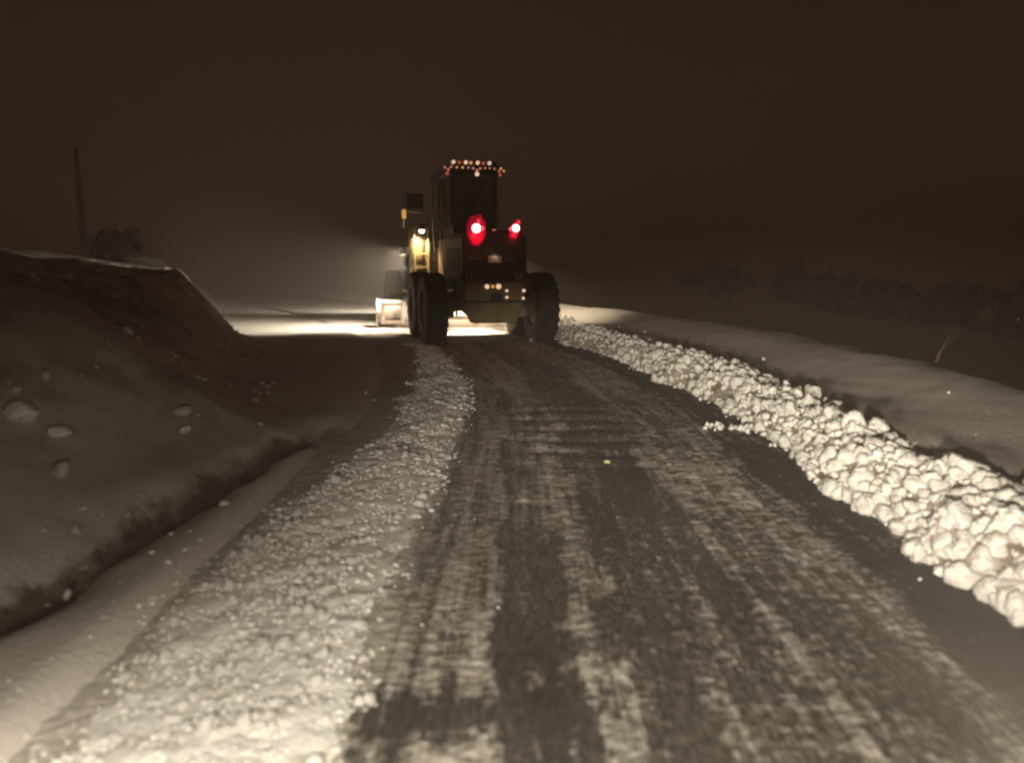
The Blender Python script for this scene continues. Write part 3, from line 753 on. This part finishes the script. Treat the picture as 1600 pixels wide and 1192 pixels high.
# mirror, amber marker and work lamp bracket on the left front of the cab
br = MB().tube([(-.58, 2.3, 3.1), (-.95, 2.45, 3.06)], .016, 8).tube([(-.58, 2.3, 2.62), (-1.16, 2.5, 2.66)], .016, 8).tube([(-1.15, 2.5, 2.3), (-1.15, 2.5, 3.1)], .016, 8)
br.build('mirror_bracket', CHR, G, smooth=True)
mi = MB().box(-1.10, -.70, 2.44, 2.50, 2.72, 3.08).build('mirror', BLK, G, 0.02)
MB().box(-1.08, -.72, 2.434, 2.438, 2.74, 3.06).build('mirror_glass', GLS, mi)
def upright(prof, cx, cy, n=24):                      # vertical lathe, profile of (z, radius)
    m = MB().lathe_x(prof, n); m.v = [(cx + p[1], cy + p[2], p[0]) for p in m.v]; return m
tank = upright([(1.28, .02), (1.28, .18), (2.22, .185), (2.34, .15), (2.40, .06), (2.41, .01)], -.86, 2.58).build('side_tank', YEL, G, smooth=True)
for z_ in (1.45, 2.05):
    upright([(z_, .184), (z_, .196), (z_ + .04, .196), (z_ + .04, .184)], -.86, 2.58).build('tank_strap', CHR, tank)
upright([(1.30, .01), (1.30, .075), (2.05, .08), (2.12, .05), (2.13, .01)], -.63, 2.50, 16).build('filter_canister', YEL, G, smooth=True)
MB().tube([(-.72, 2.42, 1.3), (-.74, 2.36, 1.8), (-.70, 2.40, 2.2), (-.60, 2.4, 2.45)], .022, 8).build('hose', BLK, G, smooth=True)
MB().box(-1.02, -.56, 2.36, 2.80, 1.20, 1.27).build('tank_shelf', YEL, G, 0.01)
am = MB().box(-1.20, -1.11, 2.38, 2.46, 2.50, 2.70).build('side_marker_lamp', E_AMB, G, 0.015)
# lower left side: lit step housing, tank and ladder
for x_ in (-.96, -.66):
    MB().box(x_ - .02, x_ + .02, 2.20, 2.26, .70, 2.30).build('ladder_rail', YEL, G, 0.006)
for z_ in (.80, 1.10, 1.40, 1.70):
    MB().box(-.938, -.682, 2.18, 2.30, z_, z_ + .03).build('ladder_step', YEL, G, 0.004)
wl = MB().lathe_x([(-.06, .001), (-.06, .07), (.06, .07), (.06, .001)], 16).build('work_lamp', BLK, G); wl.location = (-.82, 2.06, 2.30)
wl2 = MB().disc_y(0, -.01, -.075, .060, .01, 16, .01).build('lens', E_WORK, wl, smooth=True)
def spot(name, loc, target, watts, size, blend, col, rad_=.05):
    d = bpy.data.lights.new(name, 'SPOT'); d.energy = watts; d.color = col; d.spot_size = R(size); d.spot_blend = blend; d.shadow_soft_size = rad_
    o = bpy.data.objects.new(name, d); COL.objects.link(o); o.parent = G; o.location = loc
    o.rotation_euler = (Vector(target) - Vector(loc)).to_track_quat('-Z', 'Y').to_euler()
    return o
WARM = (1.0, 0.84, 0.60)
spot('work_and_added_light', (-.84, 2.02, 2.16), (-1.15, 2.9, 0.0), 260, 120, 0.5, WARM)
spot('work_and_added_light', (1.0, 1.75, 1.75), (1.75, 1.75, 0.0), 420, 110, 0.5, WARM)  # added light with no fitting, brightens the heap by the right wheel
spot('blade_lamp_light', (.10, 1.10, .88), (.10, 1.75, 0.0), 1100, 134, 0.4, WARM)
spot('side_lamp_light', (-1.10, 2.62, 1.80), (-3.7, 2.45, 0.0), 1900, 118, 1.0, (1.0, 0.90, 0.74), .02)
MB().box(-1.26, -1.03, 2.56, 2.575, 1.72, 1.88).build('added_light_blocker', BLK, G, 0.004)  # added plate, placed only to cut off the side lamp's pool
spot('front_lamp_light', (-.55, 6.5, 1.45), (-3.2, 10.5, 0.0), 1150, 84, 1.0, (1.0, 0.91, 0.78))
spot('front_lamp_light', (.55, 6.5, 1.45), (0.4, 13, 0.0), 300, 70, 1.0, (1.0, 0.91, 0.78))

# front frame, axle and blade --------------------------------------
goose = MB()
for a, b in (((0, 2.2, 1.30), (0, 3.3, 1.78)), ((0, 3.25, 1.78), (0, 5.2, 1.70)), ((0, 5.15, 1.70), (0, 6.15, 1.12))):
    a, b = Vector(a), Vector(b); d = (b - a).normalized(); u = Vector((1, 0, 0)); v = d.cross(u).normalized()
    P = [q + u * s1 * .15 + v * s2 * .15 for q in (a, b) for s1, s2 in ((-1, -1), (1, -1), (1, 1), (-1, 1))]
    goose.add(P, [(0, 1, 2, 3), (4, 7, 6, 5), (0, 4, 5, 1), (1, 5, 6, 2), (2, 6, 7, 3), (3, 7, 4, 0)])
goose.build('front_frame', YEL, G, 0.02)
MB().box(-.95, .95, 5.95, 6.15, .58, .78).build('front_axle', YEL, G, 0.03)
MB().box(-.55, .55, 6.30, 6.45, 1.05, 1.32).build('nose_plate', YEL, G, 0.02)
for s_ in (-1, 1):
    hl = MB().disc_y(0, 0, 0, .10, .10, 16).build('front_lamp', BLK, G); hl.location = (s_ * .55, 6.42, 1.45)
    MB().tube([(s_ * .40, 3.35, 1.9), (s_ * .55, 2.95, .95)], .055, 10).tube([(s_ * .55, 2.95, .95), (s_ * .62, 2.75, .62)], .032, 8).build('lift_cylinder', CHR, G, smooth=True)
circ = MB()
n = 36
for k in range(n):
    a0, a1 = 2 * math.pi * k / n, 2 * math.pi * (k + 1) / n
    P = [(rr_ * math.cos(a), 2.85 + rr_ * math.sin(a), z_) for a in (a0, a1) for rr_ in (.58, .72) for z_ in (.66, .76)]
    circ.add(P, [(0, 1, 3, 2), (4, 6, 7, 5), (0, 4, 5, 1), (2, 3, 7, 6), (1, 5, 7, 3), (0, 2, 6, 4)])
circ.build('blade_circle', YEL, G)
MB().tube([(-.5, 3.3, .72), (0, 5.9, .75)], .06, 8).tube([(.5, 3.3, .72), (0, 5.9, .75)], .06, 8).build('drawbar', YEL, G)
BM = Matrix.Translation((0.08, 2.55, 0)) @ Matrix.Rotation(R(-19), 4, 'Z')
mb = MB(); prof = []
for k in range(13):                                   # curved mouldboard, concave to the front
    t = k / 12; z = .03 + .62 * t; y = .20 * (1 - (2 * t - 1) ** 2) * -1.0 + .06 * t
    prof.append((y, z))
back = [(y - .035, z) for y, z in prof][::-1]
mb.prism(prof + back, 'x', -1.86, 1.86)
mold = mb.build('mouldboard', STL, G); mold.matrix_local = BM
MB().box(-1.86, 1.86, -.005, .012, -.005, .09).build('cutting_edge', CHR, mold)
for x_ in (-1.885, 1.862):
    MB().prism([(-.30, .02), (.05, .02), (.12, .30), (.12, .66), (-.22, .70), (-.30, .55)], 'x', x_, x_ + .023).build('end_plate', STL, mold, 0.006)
for x_ in (-1.72, -1.26):
    MB().box(x_ - .035, x_ + .035, -.33, -.245, .10, .62).build('back_rib', STL, mold, 0.008)
MB().box(-1.683, -1.297, -.33, -.245, .53, .60).build('back_rib', STL, mold, 0.008)
MB().box(-1.683, -1.297, -.33, -.245, .12, .19).build('back_rib', STL, mold, 0.008)
MB().box(-.9, .9, -.36, -.245, .30, .44).build('slide_rail', STL, mold, 0.01)

# snow rolling off the right end of the blade
heap = empty('snow_heap', (1.0, 17.2, 0))
tag(heap, 'bright lit heap of snow spilling off the blade beside the right rear wheel', 'snow heap')
hp_ = r.normal(size=(150, 3)) * np.array([.32, .75, .12]) + np.array([.0, .0, .12])
hr_ = np.clip(r.lognormal(math.log(.055), .45, 150), .02, .16)
hx, hy = np.meshgrid(np.linspace(-1, 1, 30), np.linspace(-1.5, 1.5, 40))
hz = .34 * np.exp(-((hx / .55) ** 2) - ((hy / 1.0) ** 2)) + .03 * fbm(hx * 4, hy * 4, 151, 3) - .04
ho = grid_object('heaped_snow', hx, hy, hz, M_LUMP); ho.parent = heap
hp_[:, 2] = np.maximum(.34 * np.exp(-((hp_[:, 0] / .55) ** 2) - ((hp_[:, 1] / 1.0) ** 2)), .02) + hr_ * .2
place_parts('snow_lump', LUMP_ME, hp_, hr_, heap, r)

# ------------------------------------------------------------------ plants
def shrub(name, label, cat, x, y, z, wx, wz, n, leaf, seed, group=None, column=False):
    q = random.Random(seed)
    o = empty(name, (x, y, z)); tag(o, label, cat, group)
    st = MB()
    tips = []
    ns = 5 if column else 9
    for k in range(ns):
        a = q.uniform(0, 6.28); rr_ = q.uniform(.1, .42) * wx * (0.5 if column else 1); hh = wz * q.uniform(.6, .95)
        pts = [(0, 0, -.08)]
        for i in range(1, 5):
            t = i / 4
            pts.append((rr_ * math.cos(a) * t ** .8 + q.uniform(-.03, .03) * wx, rr_ * math.sin(a) * t ** .8 + q.uniform(-.03, .03) * wx, hh * t))
        st.tube(pts, .02 * max(wx, .6) + .006, 5, .004); tips.append(pts)
    st.build('trunk', BARK, o)
    lf = MB()
    clumps = []
    for k in range(90 if column else 26):
        while True:
            p_ = Vector((q.uniform(-1, 1), q.uniform(-1, 1), q.uniform(-1, 1)))
            if p_.length < 1: break
        if column: taper = 1.0 if p_.z < .6 else .55
        else: taper = 1.0
        clumps.append((Vector((p_.x * wx * .46 * taper, p_.y * wx * .46 * taper, wz * (.54 + .44 * p_.z))), q.uniform(.10, .24) * min(wx, wz)))
    for i in range(n):
        c_, cr = q.choice(clumps)
        p_ = c_ + Vector((q.gauss(0, 1), q.gauss(0, 1), q.gauss(0, .8))) * cr * .6
        p_.z = max(p_.z, .02)
        d = Vector((q.gauss(0, 1), q.gauss(0, 1), q.gauss(0, 1))).normalized(); e = d.orthogonal().normalized()
        L = leaf * q.uniform(.6, 1.4)
        lf.add([p_ - d * L, p_ + e * L * .4, p_ + d * L, p_ - e * L * .4], [(0, 1, 2, 3)])
    lf.build('crown', LEAF, o)
    return o
shrub('round_bush', 'dark round bush growing just behind the crest of the left snow bank', 'bush', -10.9, 21.6, gz(-10.9, 21.6), 1.3, 0.95, 2600, .045, 3)
pz = gz(-38.2, 70.0)
pole = empty('utility_pole', (-38.2, 70.0, pz)); tag(pole, 'tall thin dark pole standing behind the left snow bank', 'pole')
MB().tube([(0, 0, -.6), (.01, 0, 3), (.02, 0, 6.5), (.02, 0, 9.5)], .34, 12, .20).build('shaft', BARK, pole, smooth=True)
MB().tube([(.02, 0, 9.48), (.02, 0, 9.6)], .22, 12, .13).build('cap', BARK, pole, smooth=True)
for k in range(8):
    MB().tube([(.02, -.18, 5.4 + k * .45), (.02 + (.36 if k % 2 else -.36), -.20, 5.42 + k * .45)], .012, 6).build('step_bolt', BARK, pole)
GR = 'dark bushes across the field on the right'
for k, (x_, y_, wx, wz, lab) in enumerate((
        (17.5, 68, 8.0, 3.2, 'farthest dark bush across the field, nearest to the grader'),
        (22.0, 60, 6.5, 2.6, 'second dark bush from the grader across the right field'),
        (21.0, 50, 8.0, 2.4, 'middle dark bush of the row across the right field'),
        (22.5, 42, 7.0, 2.2, 'fourth dark bush from the grader across the right field'),
        (22.0, 34, 7.5, 2.3, 'nearest dark bush across the field by the right picture edge'))):
    shrub('field_bush', lab, 'bush', x_, y_, gz(x_, y_), wx, wz, 4200, .16, 20 + k, GR)
def tuft(name, label, x, y, n, hgt, lean, seed):
    q = random.Random(seed); z = gz(x, y)
    o = empty(name, (x, y, z)); tag(o, label, 'dry grass')
    for k in range(n):
        a = q.uniform(-.6, .6); l_ = hgt * q.uniform(.55, 1.1); b = lean + q.uniform(-.25, .25)
        bx, by2 = q.uniform(-.05, .05), q.uniform(-.05, .05)
        MB().tube([(bx, by2, -.04), (bx + b * l_ * .4, by2 + a * .06, l_ * .5), (bx + b * l_, by2 + a * .15, l_ * .95)], .004, 5, .0015).build('stalk', STRAW, o)
tuft('dry_grass', 'tuft of dry grass stalks on the crest of the left bank', -6.05, 13.75, 9, .22, 0.0, 5)
tuft('dry_grass', 'leaning dry stalks at the edge of the right snow shoulder', 4.95, 9.0, 3, .42, 0.45, 6)

N = 650
fy = 4.0 + 13 * r.uniform(0, 1, N) ** 0.8; fp = np.stack([r.uniform(-.75, .75, N) * fy, fy, r.uniform(0.05, 3.2, N)], -1)
flakes = merged('falling_snow', fp, r.uniform(.0018, .0042, N), [clod_arrays(1, 401)], M_LUMP, None, r)
tag(flakes, 'sparse snowflakes drifting through the headlight beams', 'snowfall')

# ------------------------------------------------------------------ haze of blown snow
hz_ = MB().box(-650, 650, -70, 950, -5, 12.8).build('haze', M_GROUND)
hz_.data.materials.clear()
hm = bpy.data.materials.new('haze'); hm.use_nodes = True
t = hm.node_tree; t.nodes.clear()
ho_ = t.nodes.new('ShaderNodeOutputMaterial'); pv = t.nodes.new('ShaderNodeVolumePrincipled')
pv.inputs['Color'].default_value = (0.98, 0.88, 0.77, 1); pv.inputs['Density'].default_value = 0.0095
pv.inputs['Anisotropy'].default_value = 0.2
t.links.new(pv.outputs[0], ho_.inputs['Volume'])
hz_.data.materials.append(hm)
tag(hz_, kind='stuff')
